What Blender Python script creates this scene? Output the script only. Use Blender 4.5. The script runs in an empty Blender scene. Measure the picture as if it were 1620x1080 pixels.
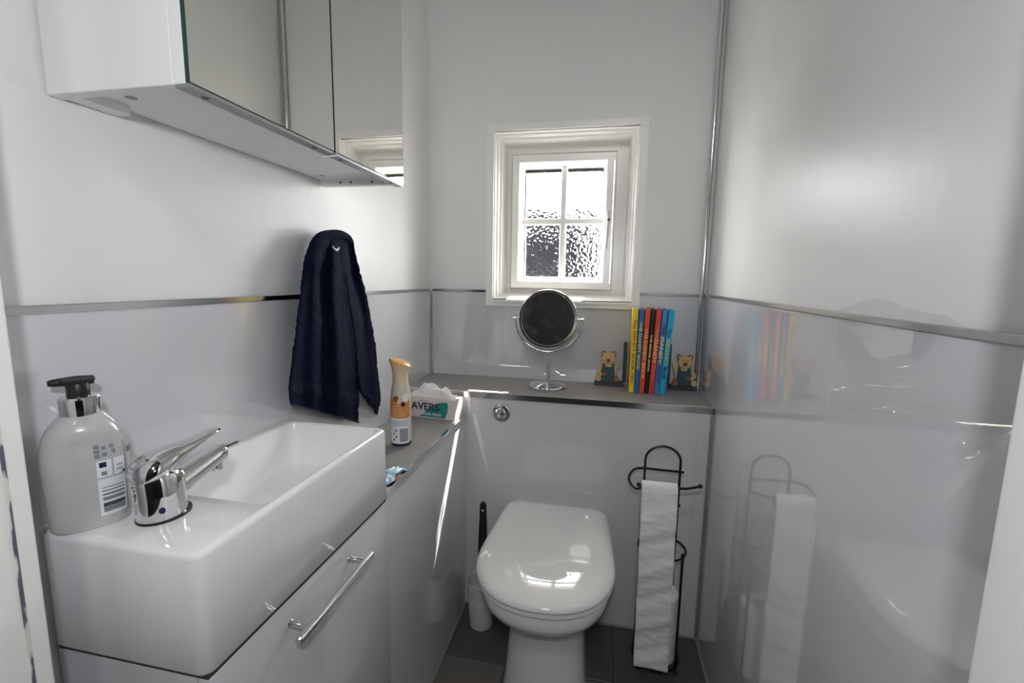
import bpy, bmesh, math, random
from mathutils import Vector, Matrix, noise as mnoise

random.seed(7)
SC = bpy.context.scene
COL = SC.collection
PI = math.pi

# ------------------------------------------------------------------ camera
CAM = Vector((0.6234, -1.5891, 1.0893)); YAW, PITCH, ROLL, FPX = 0.1958, 0.1359, 0.017, 716.84
_fw = Vector((-math.sin(YAW)*math.cos(PITCH), math.cos(YAW)*math.cos(PITCH), -math.sin(PITCH)))
_r = Vector((math.cos(YAW), math.sin(YAW), 0)); _u = _r.cross(_fw)
_rt = math.cos(ROLL)*_r + math.sin(ROLL)*_u; _up = -math.sin(ROLL)*_r + math.cos(ROLL)*_u
cam_d = bpy.data.cameras.new('camera'); cam = bpy.data.objects.new('camera', cam_d); COL.objects.link(cam)
cam_d.sensor_width = 36; cam_d.lens = FPX/1620*36; cam_d.clip_start = 0.02; cam_d.clip_end = 200
M3 = Matrix((_rt, _up, -_fw)).transposed()
cam.matrix_world = Matrix.Translation(CAM) @ M3.to_4x4()
SC.camera = cam

def on(axis, val, u, v):
    """photo pixel -> the point of its ray on the plane coordinate[axis] = val"""
    d = _fw + (u-810)/FPX*_rt - (v-540)/FPX*_up
    return CAM + d*((val-CAM[axis])/d[axis])

# ------------------------------------------------------------------ light
SC.view_settings.view_transform = 'Standard'; SC.view_settings.look = 'None'
SC.view_settings.gamma = 1; SC.view_settings.use_curve_mapping = False
SC.view_settings.exposure = -0.38
wd = bpy.data.worlds.new('sky'); SC.world = wd; wd.use_nodes = True
wd.node_tree.nodes['Background'].inputs[0].default_value = (1.0, 0.993, 0.98, 1)
wd.node_tree.nodes['Background'].inputs[1].default_value = 58.0
sun_d = bpy.data.lights.new('sun', 'SUN'); sun_d.energy = 150; sun_d.angle = math.radians(1.0); sun_d.color = (1, .95, .87)
sun = bpy.data.objects.new('sun', sun_d); COL.objects.link(sun)
sun.rotation_euler = Vector((-.36, -1, -1.46)).to_track_quat('-Z', 'Y').to_euler()
# daylight portal filling the window opening (guides sampling of the sky only)
po_d = bpy.data.lights.new('window_portal', 'AREA'); po_d.shape = 'RECTANGLE'; po_d.size = .48; po_d.size_y = .56
po_d.cycles.is_portal = True
po = bpy.data.objects.new('window_portal', po_d); COL.objects.link(po)
po.location = (.477, .156, 1.297); po.rotation_euler = Vector((0, -1, 0)).to_track_quat('-Z', 'Z').to_euler()
# the photographer's flash, on top of the camera
fl_d = bpy.data.lights.new('camera_flash', 'SPOT'); fl_d.energy = 14; fl_d.spot_size = math.radians(168); fl_d.spot_blend = .25
fl_d.shadow_soft_size = .022; fl_d.color = (.93, .965, 1)
fl = bpy.data.objects.new('camera_flash', fl_d); COL.objects.link(fl)
fl.location = (.63, -1.67, 1.26); fl.rotation_euler = Vector((-.1, 1, -.05)).to_track_quat('-Z', 'Z').to_euler()
# added fill light standing in for hall light, out of view behind the photographer
hl_d = bpy.data.lights.new('hall_fill', 'POINT'); hl_d.energy = 22; hl_d.shadow_soft_size = .14; hl_d.color = (1, .97, .93)
hl = bpy.data.objects.new('hall_fill', hl_d); COL.objects.link(hl); hl.location = (.60, -2.15, 2.15)
SC.cycles.use_denoising = True
SC.cycles.diffuse_bounces = 9; SC.cycles.glossy_bounces = 6; SC.cycles.max_bounces = 14
SC.cycles.blur_glossy = 0.6; SC.cycles.sample_clamp_indirect = 12; SC.cycles.caustics_refractive = False; SC.cycles.caustics_reflective = False

# ------------------------------------------------------------------ materials
def mat(name, col, rough=.5, metal=0, spec=.5, bump=None, var=None, coat=0, trans=0, ior=1.45, sheen=0, alpha=1):
    m = bpy.data.materials.new(name); m.use_nodes = True
    nt = m.node_tree; b = nt.nodes['Principled BSDF']
    b.inputs['Base Color'].default_value = (*col, 1); b.inputs['Roughness'].default_value = rough
    b.inputs['Metallic'].default_value = metal; b.inputs['Specular IOR Level'].default_value = spec
    b.inputs['Coat Weight'].default_value = coat; b.inputs['Coat Roughness'].default_value = .015
    b.inputs['Transmission Weight'].default_value = trans; b.inputs['IOR'].default_value = ior
    b.inputs['Sheen Weight'].default_value = sheen
    tc = nt.nodes.new('ShaderNodeTexCoord')
    if bump:                       # (scale, strength, distance[, stretch])
        mp = nt.nodes.new('ShaderNodeMapping'); nt.links.new(tc.outputs['Object'], mp.inputs[0])
        if len(bump) > 3: mp.inputs['Scale'].default_value = bump[3]
        n = nt.nodes.new('ShaderNodeTexNoise'); n.inputs['Scale'].default_value = bump[0]; n.inputs['Detail'].default_value = 4
        nt.links.new(mp.outputs[0], n.inputs['Vector'])
        bp = nt.nodes.new('ShaderNodeBump'); bp.inputs['Strength'].default_value = bump[1]; bp.inputs['Distance'].default_value = bump[2]
        nt.links.new(n.outputs['Fac'], bp.inputs['Height']); nt.links.new(bp.outputs[0], b.inputs['Normal'])
    if var:                        # (scale, second colour, amount)
        n = nt.nodes.new('ShaderNodeTexNoise'); n.inputs['Scale'].default_value = var[0]; n.inputs['Detail'].default_value = 5
        nt.links.new(tc.outputs['Object'], n.inputs['Vector'])
        rp = nt.nodes.new('ShaderNodeValToRGB')
        rp.color_ramp.elements[0].position = .5-var[2]/2; rp.color_ramp.elements[1].position = .5+var[2]/2
        rp.color_ramp.elements[0].color = (*col, 1); rp.color_ramp.elements[1].color = (*var[1], 1)
        nt.links.new(n.outputs['Fac'], rp.inputs[0]); nt.links.new(rp.outputs[0], b.inputs['Base Color'])
    return m

PAINT = mat('white_wall_paint', (.83, .825, .815), .34, spec=.16, bump=(16, .16, .008, (1, 1, .5)), var=(5, (.80, .80, .795), .5))
PAINT2 = mat('white_gloss_wood_paint', (.88, .87, .84), .28, bump=(25, .05, .003))
CEIL = mat('ceiling_paint', (.87, .87, .87), .7)
PANEL = mat('gloss_grey_wall_panel', (.66, .66, .685), .015, spec=1.0, ior=1.6, coat=1.0)
BOXP = mat('gloss_white_boxing_panel', (.62, .62, .64), .03, spec=.8, coat=.5)
CHROME = mat('chrome', (.78, .78, .80), .07, 1)
CHROMEB = mat('polished_chrome_edging', (.72, .72, .73), .14, 1)
CERAM = mat('white_ceramic', (.84, .84, .85), .07, coat=.3)
CERAM2 = mat('white_toilet_plastic', (.80, .79, .77), .045, coat=.3)
UPVC = mat('white_upvc', (.88, .865, .84), .25)
LAMIN = mat('grey_laminate', (.27, .26, .25), .42, bump=(260, .12, .001), var=(90, (.34, .325, .31), .5))
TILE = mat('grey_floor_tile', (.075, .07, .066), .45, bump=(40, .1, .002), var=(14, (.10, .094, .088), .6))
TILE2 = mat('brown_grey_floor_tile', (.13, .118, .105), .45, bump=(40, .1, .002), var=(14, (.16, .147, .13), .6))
GROUT = mat('grout', (.10, .095, .09), .9)
SEAL = mat('white_sealant', (.70, .68, .64), .5)
DGAP = mat('dark_sealant_and_shade', (.05, .045, .045), .7)
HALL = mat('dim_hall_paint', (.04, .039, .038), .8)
WHITE = mat('white_melamine', (.82, .82, .81), .3)
GREYAL = mat('grey_aluminium', (.33, .33, .34), .4, .6)
GLEDGE = mat('green_glass_edge', (.02, .05, .045), .15)
MIRROR = mat('mirror_silver', (.90, .895, .86), .012, 1)
MIRDUST = mat('dusty_mirror_silver', (.62, .62, .62), .03, 1)
BLACK = mat('black_plastic', (.012, .012, .013), .35)
BLKWIRE = mat('black_wire', (.012, .011, .011), .28, .3)
NAVY = mat('navy_terry', (.0022, .0045, .017), .95, bump=(420, 1.0, .004), var=(60, (.0038, .0078, .027), .5), sheen=0, spec=.15)
NAVYB = mat('navy_woven_band', (.0024, .005, .0185), .85, bump=(700, .5, .001), spec=.15)
HEM = mat('grey_hem_thread', (.025, .03, .045), .9)
SOAP = mat('pearl_grey_bottle', (.50, .50, .505), .2, coat=.4)
INK = mat('dark_grey_ink', (.05, .055, .065), .5)
INKL = mat('mid_grey_ink', (.22, .23, .25), .5)
LABEL = mat('white_label', (.80, .81, .83), .4)
PAPER = mat('toilet_tissue_paper', (.80, .79, .78), .95, bump=(260, .35, .002))
TISSUE = mat('soft_tissue', (.86, .85, .84), .95)
CARTON = mat('white_pink_carton', (.80, .72, .71), .45)
TEAL = mat('teal_print', (.03, .27, .27), .4)
ORANGE = mat('orange_print', (.62, .20, .04), .35, var=(60, (.75, .33, .10), .5))
CANC = mat('cream_can', (.78, .66, .47), .28, .15, var=(14, (.62, .61, .50), .6))
CAP = mat('amber_cap', (.74, .43, .12), .3)
CAPS = mat('pale_amber_collar', (.74, .58, .38), .3)
NAVYP = mat('navy_print', (.012, .018, .06), .3)
BLUEP = mat('pale_blue_wrapper', (.12, .45, .70), .2, var=(45, (.75, .86, .92), .25))
WOOD = mat('pale_bear_wood', (.62, .42, .20), .5, var=(40, (.70, .50, .27), .5))
BROWN = mat('brown_bear_paint', (.28, .10, .04), .5)
OVERALL = mat('slate_teal_paint', (.035, .075, .095), .5, var=(50, (.045, .09, .11), .5))
SLATE = mat('slate_grey_paint', (.045, .055, .065), .45)
TERRA = mat('terracotta_paint', (.38, .13, .08), .5)
PAGES = mat('book_pages', (.70, .62, .46), .8)
CORE = mat('cardboard_core', (.45, .36, .27), .9)
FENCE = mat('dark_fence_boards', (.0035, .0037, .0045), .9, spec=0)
GROUND = mat('pale_concrete', (.22, .215, .205), .9)
RENDERM = mat('outer_brick_render', (.30, .24, .20), .9)
GREYP = mat('grey_plastic_pot', (.62, .62, .62), .4)
HANDLE = mat('window_handle_white', (.62, .61, .60), .3)
FSEAL = mat('grubby_floor_sealant', (.30, .285, .26), .6)
FILL = mat('grey_filler', (.70, .70, .70), .35)
SKYT = mat('spacer_bar', (.03, .03, .03), .6)

def chip_material():
    m = mat('chipped_white_paint', (.72, .70, .64), .5)
    nt = m.node_tree; b = nt.nodes['Principled BSDF']
    tc = nt.nodes.new('ShaderNodeTexCoord'); mp = nt.nodes.new('ShaderNodeMapping'); mp.inputs['Scale'].default_value = (1, 1, .22)
    n = nt.nodes.new('ShaderNodeTexNoise'); n.inputs['Scale'].default_value = 90; n.inputs['Detail'].default_value = 4
    rp = nt.nodes.new('ShaderNodeValToRGB'); rp.color_ramp.elements[0].position = .48; rp.color_ramp.elements[1].position = .53
    rp.color_ramp.elements[0].color = (.74, .72, .67, 1); rp.color_ramp.elements[1].color = (.13, .12, .17, 1)
    nt.links.new(tc.outputs['Object'], mp.inputs[0]); nt.links.new(mp.outputs[0], n.inputs['Vector'])
    nt.links.new(n.outputs['Fac'], rp.inputs[0]); nt.links.new(rp.outputs[0], b.inputs['Base Color'])
    return m
CHIP = chip_material()

def glass_material():
    m = bpy.data.materials.new('obscure_glass'); m.use_nodes = True; nt = m.node_tree
    for n in list(nt.nodes):
        if n.type == 'BSDF_PRINCIPLED': nt.nodes.remove(n)
    out = [n for n in nt.nodes if n.type == 'OUTPUT_MATERIAL'][0]
    tc = nt.nodes.new('ShaderNodeTexCoord')
    wv = nt.nodes.new('ShaderNodeTexNoise'); wv.inputs['Scale'].default_value = 95; wv.inputs['Detail'].default_value = 1.5
    nt.links.new(tc.outputs['Object'], wv.inputs['Vector'])
    bp = nt.nodes.new('ShaderNodeBump'); bp.inputs['Strength'].default_value = 1; bp.inputs['Distance'].default_value = .012
    nt.links.new(wv.outputs['Fac'], bp.inputs['Height'])
    rf = nt.nodes.new('ShaderNodeBsdfRefraction'); rf.inputs['IOR'].default_value = 1.21; rf.inputs['Roughness'].default_value = .0
    nt.links.new(bp.outputs[0], rf.inputs['Normal'])
    tr = nt.nodes.new('ShaderNodeBsdfTransparent'); tr.inputs[0].default_value = (.95, .96, .96, 1)
    mx = nt.nodes.new('ShaderNodeMixShader'); mx.inputs[0].default_value = .38
    nt.links.new(tr.outputs[0], mx.inputs[1]); nt.links.new(rf.outputs[0], mx.inputs[2])
    gl = nt.nodes.new('ShaderNodeBsdfGlossy'); gl.inputs['Roughness'].default_value = .1
    nt.links.new(bp.outputs[0], gl.inputs['Normal'])
    m2 = nt.nodes.new('ShaderNodeMixShader'); m2.inputs[0].default_value = .05
    nt.links.new(mx.outputs[0], m2.inputs[1]); nt.links.new(gl.outputs[0], m2.inputs[2])
    nt.links.new(m2.outputs[0], out.inputs['Surface'])
    return m
GLASS = glass_material()
def clear_material():
    m = bpy.data.materials.new('clear_glass_face'); m.use_nodes = True; nt = m.node_tree
    nt.nodes.remove(nt.nodes['Principled BSDF']); t = nt.nodes.new('ShaderNodeBsdfTransparent'); t.inputs[0].default_value = (.97, .98, .98, 1)
    nt.links.new(t.outputs[0], nt.nodes['Material Output'].inputs['Surface']); return m
CLEAR = clear_material()

def dust(m):
    nt = m.node_tree; b = nt.nodes['Principled BSDF']; out = nt.nodes['Material Output']; tc = nt.nodes.new('ShaderNodeTexCoord')
    df = nt.nodes.new('ShaderNodeBsdfDiffuse'); df.inputs[0].default_value = (.5, .5, .5, 1); mx = nt.nodes.new('ShaderNodeMixShader')
    a = nt.nodes.new('ShaderNodeTexNoise'); a.inputs['Scale'].default_value = 260; c = nt.nodes.new('ShaderNodeTexNoise'); c.inputs['Scale'].default_value = 17; c.inputs['Detail'].default_value = 5
    for n in (a, c): nt.links.new(tc.outputs['Object'], n.inputs['Vector'])
    r1 = nt.nodes.new('ShaderNodeMapRange'); r1.inputs[1].default_value = .62; r1.inputs[2].default_value = .80; r1.inputs[4].default_value = .35
    r2 = nt.nodes.new('ShaderNodeMapRange'); r2.inputs[1].default_value = .55; r2.inputs[2].default_value = .75; r2.inputs[4].default_value = .22
    ad = nt.nodes.new('ShaderNodeMath'); ad.operation = 'ADD'
    nt.links.new(a.outputs['Fac'], r1.inputs[0]); nt.links.new(c.outputs['Fac'], r2.inputs[0]); nt.links.new(r1.outputs[0], ad.inputs[0]); nt.links.new(r2.outputs[0], ad.inputs[1])
    nt.links.new(ad.outputs[0], mx.inputs[0]); nt.links.new(b.outputs[0], mx.inputs[1]); nt.links.new(df.outputs[0], mx.inputs[2]); nt.links.new(mx.outputs[0], out.inputs['Surface'])
dust(MIRDUST)

# ------------------------------------------------------------------ mesh helpers
class MB:
    """collects shapes (world coordinates) that become ONE mesh object"""
    def __init__(s): s.v = []; s.f = []
    def add(s, vs, fs):
        k = len(s.v); s.v += [Vector(v) for v in vs]; s.f += [tuple(i+k for i in f) for f in fs]; return s
    def box(s, x0, x1, y0, y1, z0, z1, bev=0, seg=2):
        bm = bmesh.new(); bmesh.ops.create_cube(bm, size=1)
        for v in bm.verts: v.co = Vector(((x0+x1)/2+v.co.x*(x1-x0), (y0+y1)/2+v.co.y*(y1-y0), (z0+z1)/2+v.co.z*(z1-z0)))
        if bev: bmesh.ops.bevel(bm, geom=list(bm.edges), offset=bev, segments=seg, affect='EDGES', profile=.6)
        bm.verts.index_update(); s.add([v.co.copy() for v in bm.verts], [[v.index for v in f.verts] for f in bm.faces]); bm.free(); return s
    def loft(s, loops, cap0=True, cap1=True, closed=True):
        n = len(loops[0]); k = len(s.v)
        for L in loops: s.v += [Vector(p) for p in L]
        for i in range(len(loops)-1):
            for j in range(n if closed else n-1):
                a = k+i*n+j; b = k+i*n+(j+1) % n; s.f.append((a, b, b+n, a+n))
        if cap0: s.f.append(tuple(k+j for j in reversed(range(n))))
        if cap1: s.f.append(tuple(k+(len(loops)-1)*n+j for j in range(n)))
        return s
    def tube(s, pts, r, seg=10, closed=False, caps=True):
        pts = [Vector(p) for p in pts]; n = len(pts); loops = []; prev = None
        for i, p in enumerate(pts):
            a = pts[(i-1) % n] if (closed or i > 0) else p; b = pts[(i+1) % n] if (closed or i < n-1) else p
            t = (b-a).normalized()
            if prev is None: nrm = t.orthogonal().normalized()
            else: nrm = (prev - t*prev.dot(t)).normalized()
            prev = nrm; bi = t.cross(nrm); rr = r[i] if isinstance(r, (list, tuple)) else r
            loops.append([p + (nrm*math.cos(2*PI*j/seg)+bi*math.sin(2*PI*j/seg))*rr for j in range(seg)])
        if closed: loops.append(loops[0]); caps = False
        return s.loft(loops, caps, caps)
    def lathe(s, prof, c, seg=32, ax=None):
        """profile [(radius, height)] about an axis (default z) through c"""
        c = Vector(c); ax = Vector(ax or (0, 0, 1)).normalized(); e1 = ax.orthogonal().normalized(); e2 = ax.cross(e1)
        return s.loft([[c+ax*h+(e1*math.cos(2*PI*j/seg)+e2*math.sin(2*PI*j/seg))*max(r, 1e-5) for j in range(seg)] for r, h in prof])
    def sphere(s, c, r, seg=14, sc=(1, 1, 1)):
        L = []
        for i in range(seg+1):
            a = -PI/2+PI*i/seg; rr = max(math.cos(a), 1e-4)
            L.append([Vector(c)+Vector((r*sc[0]*rr*math.cos(2*PI*j/(seg*2)), r*sc[1]*rr*math.sin(2*PI*j/(seg*2)), r*sc[2]*math.sin(a))) for j in range(seg*2)])
        return s.loft(L)
    def prism(s, pts, o, ex, ey, d, bev=0):
        """outline (2D, in ex/ey metres from o) extruded by vector d"""
        o, ex, ey, d = map(Vector, (o, ex, ey, d))
        P = [o+ex*a+ey*b for a, b in pts]
        if bev:
            c = sum(P, Vector())/len(P); dn = d.normalized()
            ins = [p+(c-p).normalized()*bev for p in P]
            return s.loft([P, [p+d-dn*bev for p in P], [p+d for p in ins]])
        return s.loft([P, [p+d for p in P]])
    def ring(s, x0, x1, z0, z1, w, y0, y1, w_in=None):
        """mitred rectangular frame in the xz plane; w = width of the member, y0 front, y1 back"""
        w_in = w if w_in is None else w_in
        def R(m, y): return [(x0+m, y, z0+m), (x1-m, y, z0+m), (x1-m, y, z1-m), (x0+m, y, z1-m)]
        L = [R(0, y1), R(0, y0), R(w, y0), R(w_in, y1)]
        return s.loft(L+[L[0]], False, False)
    def grid(s, fn, nu, nv):
        k = len(s.v)
        for i in range(nu+1):
            for j in range(nv+1): s.v.append(Vector(fn(i/nu, j/nv)))
        for i in range(nu):
            for j in range(nv):
                a = k+i*(nv+1)+j; s.f.append((a, a+1, a+nv+2, a+nv+1))
        return s
    def xf(s, M):
        s.v = [M @ v for v in s.v]; return s

def root_of(o):
    while o.parent: o = o.parent
    return o
def build(name, mb, material, parent=None, smooth=True, base=None, angle=35):
    me = bpy.data.meshes.new(name)
    org = root_of(parent).location.copy() if parent else (Vector(base) if base else Vector((0, 0, 0)))
    me.from_pydata([v-org for v in mb.v], [], mb.f)
    bm = bmesh.new(); bm.from_mesh(me); bmesh.ops.recalc_face_normals(bm, faces=bm.faces); bm.to_mesh(me); bm.free()
    me.materials.append(material)
    if smooth:
        me.polygons.foreach_set('use_smooth', [True]*len(me.polygons)); me.set_sharp_from_angle(angle=math.radians(angle))
    o = bpy.data.objects.new(name, me); COL.objects.link(o)
    if parent: o.parent = parent
    else: o.location = org
    return o
def thing(name, label, cat, loc, group=None):
    o = bpy.data.objects.new(name, None); COL.objects.link(o); o.empty_display_size = .02
    o.location = loc; o['label'] = label; o['category'] = cat
    if group: o['group'] = group
    return o
def tag(o, label, cat, group=None):
    o['label'] = label; o['category'] = cat
    if group: o['group'] = group
    return o
def struct(o, label=None, cat=None):
    o['kind'] = 'structure'
    if label: o['label'] = label
    if cat: o['category'] = cat
    return o
def empty_struct(name, loc=(0, 0, 0), label=None, cat=None):
    o = bpy.data.objects.new(name, None); COL.objects.link(o); o.location = loc; o.empty_display_size = .02
    return struct(o, label, cat)
def text(name, body, o, ex, ey, length, height, material, parent, depth=.0003, align=None):
    """lettering of given length and height: ex reading direction, ey up, o lower-left corner"""
    cu = bpy.data.curves.new('lettering', 'FONT'); cu.body = body; cu.size = 1; cu.resolution_u = 3; cu.offset = .03
    ob = bpy.data.objects.new('lettering', cu); COL.objects.link(ob)
    dg = bpy.context.evaluated_depsgraph_get(); me = bpy.data.meshes.new_from_object(ob.evaluated_get(dg))
    bpy.data.objects.remove(ob); bpy.data.curves.remove(cu)
    xs = [v.co.x for v in me.vertices]; ys = [v.co.y for v in me.vertices]
    x0, x1, y0, y1 = min(xs), max(xs), min(ys), max(ys)
    ex, ey, o = Vector(ex), Vector(ey), Vector(o); nrm = ex.cross(ey).normalized()
    mb = MB(); vs = [o+ex*((v.co.x-x0)/(x1-x0)*length)+ey*((v.co.y-y0)/(y1-y0)*height)+nrm*depth for v in me.vertices]
    mb.add(vs, [tuple(p.vertices) for p in me.polygons]); bpy.data.meshes.remove(me)
    return build(name, mb, material, parent, smooth=False)

def rrect(x0, x1, y0, y1, r, z, n=6):
    P = []
    for cx, cy, a0 in ((x1-r, y1-r, 0), (x0+r, y1-r, PI/2), (x0+r, y0+r, PI), (x1-r, y0+r, 1.5*PI)):
        for k in range(n+1):
            a = a0+PI/2*k/n; P.append((cx+r*math.cos(a), cy+r*math.sin(a), z))
    return P
def circle2(cx, cy, r, n=20, ry=None):
    ry = r if ry is None else ry
    return [(cx+r*math.cos(2*PI*k/n), cy+ry*math.sin(2*PI*k/n)) for k in range(n)]
def spline(ctrl, n=8):
    """Catmull-Rom through the control points"""
    P = [Vector(p) for p in ctrl]; P = [P[0]*2-P[1]]+P+[P[-1]*2-P[-2]]; out = []
    for i in range(1, len(P)-2):
        for k in range(n):
            t = k/n; a, b, c, d = P[i-1:i+3]
            out.append(.5*((2*b)+(c-a)*t+(2*a-5*b+4*c-d)*t*t+(3*b-a-3*c+d)*t**3))
    return out+[P[-2]]

# ------------------------------------------------------------------ dimensions (metres, from the camera solve)
W, HT, HB, DB, HL, DL = .95, 1.0516, .736, .236, .661, .21
BX, BN, BF, BT, BB = .218, -1.222, -.7915, .796, .649
CX, CN, CF, CZ, CS = .1895, -1.1604, -.6387, 1.2866, -.8946
ZC = 2.35; YD0, YD1 = -1.42, -1.284; XD0, XD1 = .10, .86

# ------------------------------------------------------------------ the room
floor = struct(build('floor', MB().box(-.9, 1.9, -3.1, .0, -.06, -.006), GROUT))
tx = [-.204+.3*i for i in range(6)]; ty = [-2.253+.3*i for i in range(8)]
for i, x in enumerate(tx):
    for j, y in enumerate(ty):
        x0, x1, y0, y1 = max(x, 0), min(x+.3, W), y, min(y+.3, -.001)
        if x1-x0 < .01 or y1-y0 < .01 or y > -.25: continue
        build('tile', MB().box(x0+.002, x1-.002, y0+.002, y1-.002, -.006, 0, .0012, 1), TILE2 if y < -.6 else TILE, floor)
struct(build('ceiling', MB().box(-.1, W+.1, YD0, .3, ZC, ZC+.1), CEIL))

wl = struct(build('wall_left', MB().box(-.1, -.004, YD1, .004, 0, ZC), PAINT))
for y0, y1 in ((YD1, -.5600), (-.5590, 0)):
    build('panel', MB().box(-.004, 0, y0, y1, 0, HT-.006, .0006, 1), PANEL, wl)
wr = struct(build('wall_right', MB().box(W+.006, W+.1, YD1, .004, 0, ZC), PAINT))
for y0, y1 in ((YD1, -.8705), (-.8695, 0)):
    build('panel', MB().box(W, W+.006, y0, y1, 0, HT-.006, .0006, 1), PANEL, wr)
fp = [(1290, 500), (1312, 492), (1338, 487), (1362, 476), (1388, 471), (1412, 476), (1432, 487), (1462, 493), (1500, 500), (1530, 520), (1450, 514), (1370, 506)]
build('filler_patch', MB().add([on(0, W+.0056, *q) for q in fp], [tuple(range(len(fp)))]), FILL, wr, smooth=False)
# back wall with the window opening
OX0, OX1, OZ0, OZ1 = .238, .718, 1.018, 1.588
def holed(y0, y1, x0, x1, z0, z1, hx0, hx1, hz0, hz1):
    m = MB()
    m.box(x0, hx0, y0, y1, z0, z1); m.box(hx1, x1, y0, y1, z0, z1); m.box(hx0, hx1, y0, y1, hz1, z1); m.box(hx0, hx1, y0, y1, z0, hz0)
    return m
wb = struct(build('wall_back', holed(.004, .10, -.1, W+.1, 0, ZC, OX0, OX1, OZ0, OZ1), PAINT))
build('outer_leaf', holed(.10, .15, -1.2, 2.2, -.1, 3.2, .242, .712, 1.020, 1.575), RENDERM, wb)
build('added_sun_baffle', MB().box(-1.2, 2.2, .15, .45, 1.795, 1.90), RENDERM, wb)  # unseen overhang, added to cut the high sun to a narrow streak
build('panel', MB().box(0, W, 0, .004, 0, .996), PANEL, wb)
build('panel', MB().box(0, .214, 0, .004, .996, HT-.006), PANEL, wb)
build('panel', MB().box(.742, W, 0, .004, .996, HT-.006), PANEL, wb)
# the doorway the photograph is taken from
wf = struct(build('wall_front', MB().box(-.9, XD0-.004, YD0, YD1, 0, ZC).box(XD1+.004, 1.9, YD0, YD1, 0, ZC).box(XD0-.004, XD1+.004, YD0, YD1, 2.03, ZC), PAINT))
dr = empty_struct('door_1', (XD0, YD0, 0))
build('lining', MB().box(XD0-.02, XD0, YD0-.012, YD1+.004, 0, 2.03, .002, 1), PAINT2, dr)
build('lining', MB().box(XD1, XD1+.02, YD0-.012, YD1+.004, 0, 2.03, .004, 2), PAINT2, dr)
build('lining', MB().box(XD0-.02, XD1+.02, YD0-.012, YD1+.004, 2.03, 2.06, .002, 1), PAINT2, dr)
build('chipped_edge', MB().box(XD0, XD0+.0008, -1.2985, -1.2955, 0, 2.02), CHIP, dr)
# the dim hall behind the camera
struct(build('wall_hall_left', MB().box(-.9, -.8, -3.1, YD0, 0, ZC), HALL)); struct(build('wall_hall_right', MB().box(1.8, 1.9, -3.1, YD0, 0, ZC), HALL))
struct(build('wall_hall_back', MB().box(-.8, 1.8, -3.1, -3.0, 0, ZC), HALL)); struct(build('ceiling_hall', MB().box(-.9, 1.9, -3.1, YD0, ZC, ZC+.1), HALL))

# chrome trims
struct(build('trim_1', MB().box(-.004, .0025, YD1, 0, HT-.010, HT, .001, 1), CHROMEB))
struct(build('trim_2', MB().box(0, .213, -.0025, .004, HT-.009, HT, .001, 1), CHROMEB))
struct(build('trim_3', MB().box(.743, W, -.0025, .004, HT-.009, HT, .001, 1), CHROMEB))
struct(build('trim_4', MB().box(W-.0035, W+.006, YD1, 0, HT-.008, HT+.001, .001, 1), CHROMEB))
struct(build('trim_5', MB().box(0, .007, -.007, 0, HB, HT, .002, 2), CHROMEB))
struct(build('trim_6', MB().lathe([(.0065, HB), (.0065, ZC)], (W-.010, -.0035, 0), 14), CHROMEB))
struct(build('trim_7', MB().box(W-.007, W, -DB-.006, -DB, 0, HB-.02, .002, 2), CHROMEB))
# sealant lines
struct(build('trim_8', MB().tube([(DL+.003, BF, .003), (DL+.003, -DB-.003, .003), (W, -DB-.003, .003)], .004, 6), FSEAL))
struct(build('trim_9', MB().tube([(W-.001, -DB, .002), (W-.001, YD1, .002)], .004, 6), FSEAL))

# ------------------------------------------------------------------ window
win = empty_struct('window_1', (.478, 0, .996), 'small white casement window with four obscure glass panes', 'window')
c = MB().ring(.212, .744, .996, 1.609, .026, -.012, .004).ring(.229, .727, 1.010, 1.594, .009, -.021, -.010)
build('architrave', c, PAINT2, win, smooth=False)
c = MB().ring(.236, .720, 1.016, 1.589, .006, -.012, .10, .028)
c.ring(.243, .713, 1.021, 1.581, .006, .004, .10, .024).ring(.250, .706, 1.026, 1.573, .008, .022, .10, .018)
build('reveal_lining', c, PAINT2, win, smooth=False)
build('frame', MB().ring(.235, .722, 1.012, 1.590, .040, .100, .108, .040).ring(.258, .696, 1.030, 1.562, .050, .086, .13, .050).ring(.279, .655, 1.049, 1.536, .003, .074, .12, .011), UPVC, win, smooth=False)
sash = build('sash', MB().ring(.290, .643, 1.060, 1.523, .024, .054, .125, .024).ring(.311, .622, 1.081, 1.501, .003, .060, .125, .020), UPVC, win, smooth=False)
GX0, GX1, GZ0, GZ1, GM, GZM = .327, .607, 1.096, 1.478, .470, 1.300
build('spacer', MB().ring(GX0-.004, GX1+.004, GZ0-.004, GZ1+.004, .007, .108, .122), SKYT, sash, smooth=False)
for (x0, x1) in ((GX0-.002, GM), (GM, GX1+.002)):
    for (z0, z1) in ((GZ0-.002, GZM), (GZM, GZ1+.002)):
        pn = build('pane', MB().box(x0, x1, .104, .108, z0, z1), GLASS, sash, smooth=False)
        pn.data.materials.append(CLEAR)
        for pl in pn.data.polygons: pl.material_index = 0 if pl.normal.y < -.5 else 1      # patterned face indoors
build('glazing_bar', MB().prism([(-.012, 0), (.012, 0), (.009, .014), (-.009, .014)], (GM, .104, GZ0-.01), (1, 0, 0), (0, -1, 0), (0, 0, GZ1-GZ0+.02)), UPVC, sash, smooth=False)
build('glazing_bar', MB().prism([(-.012, 0), (.012, 0), (.009, .0138), (-.009, .0138)], (GX0-.01, .104, GZM), (0, 0, 1), (0, -1, 0), (GX1-GX0+.02, 0, 0)), UPVC, sash, smooth=False)
h = build('handle', MB().box(.624, .637, .044, .0545, 1.285, 1.330, .003).tube([(.631, .043, 1.31), (.630, .036, 1.28), (.626, .034, 1.20)], [.007, .006, .004]), HANDLE, sash)
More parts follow.
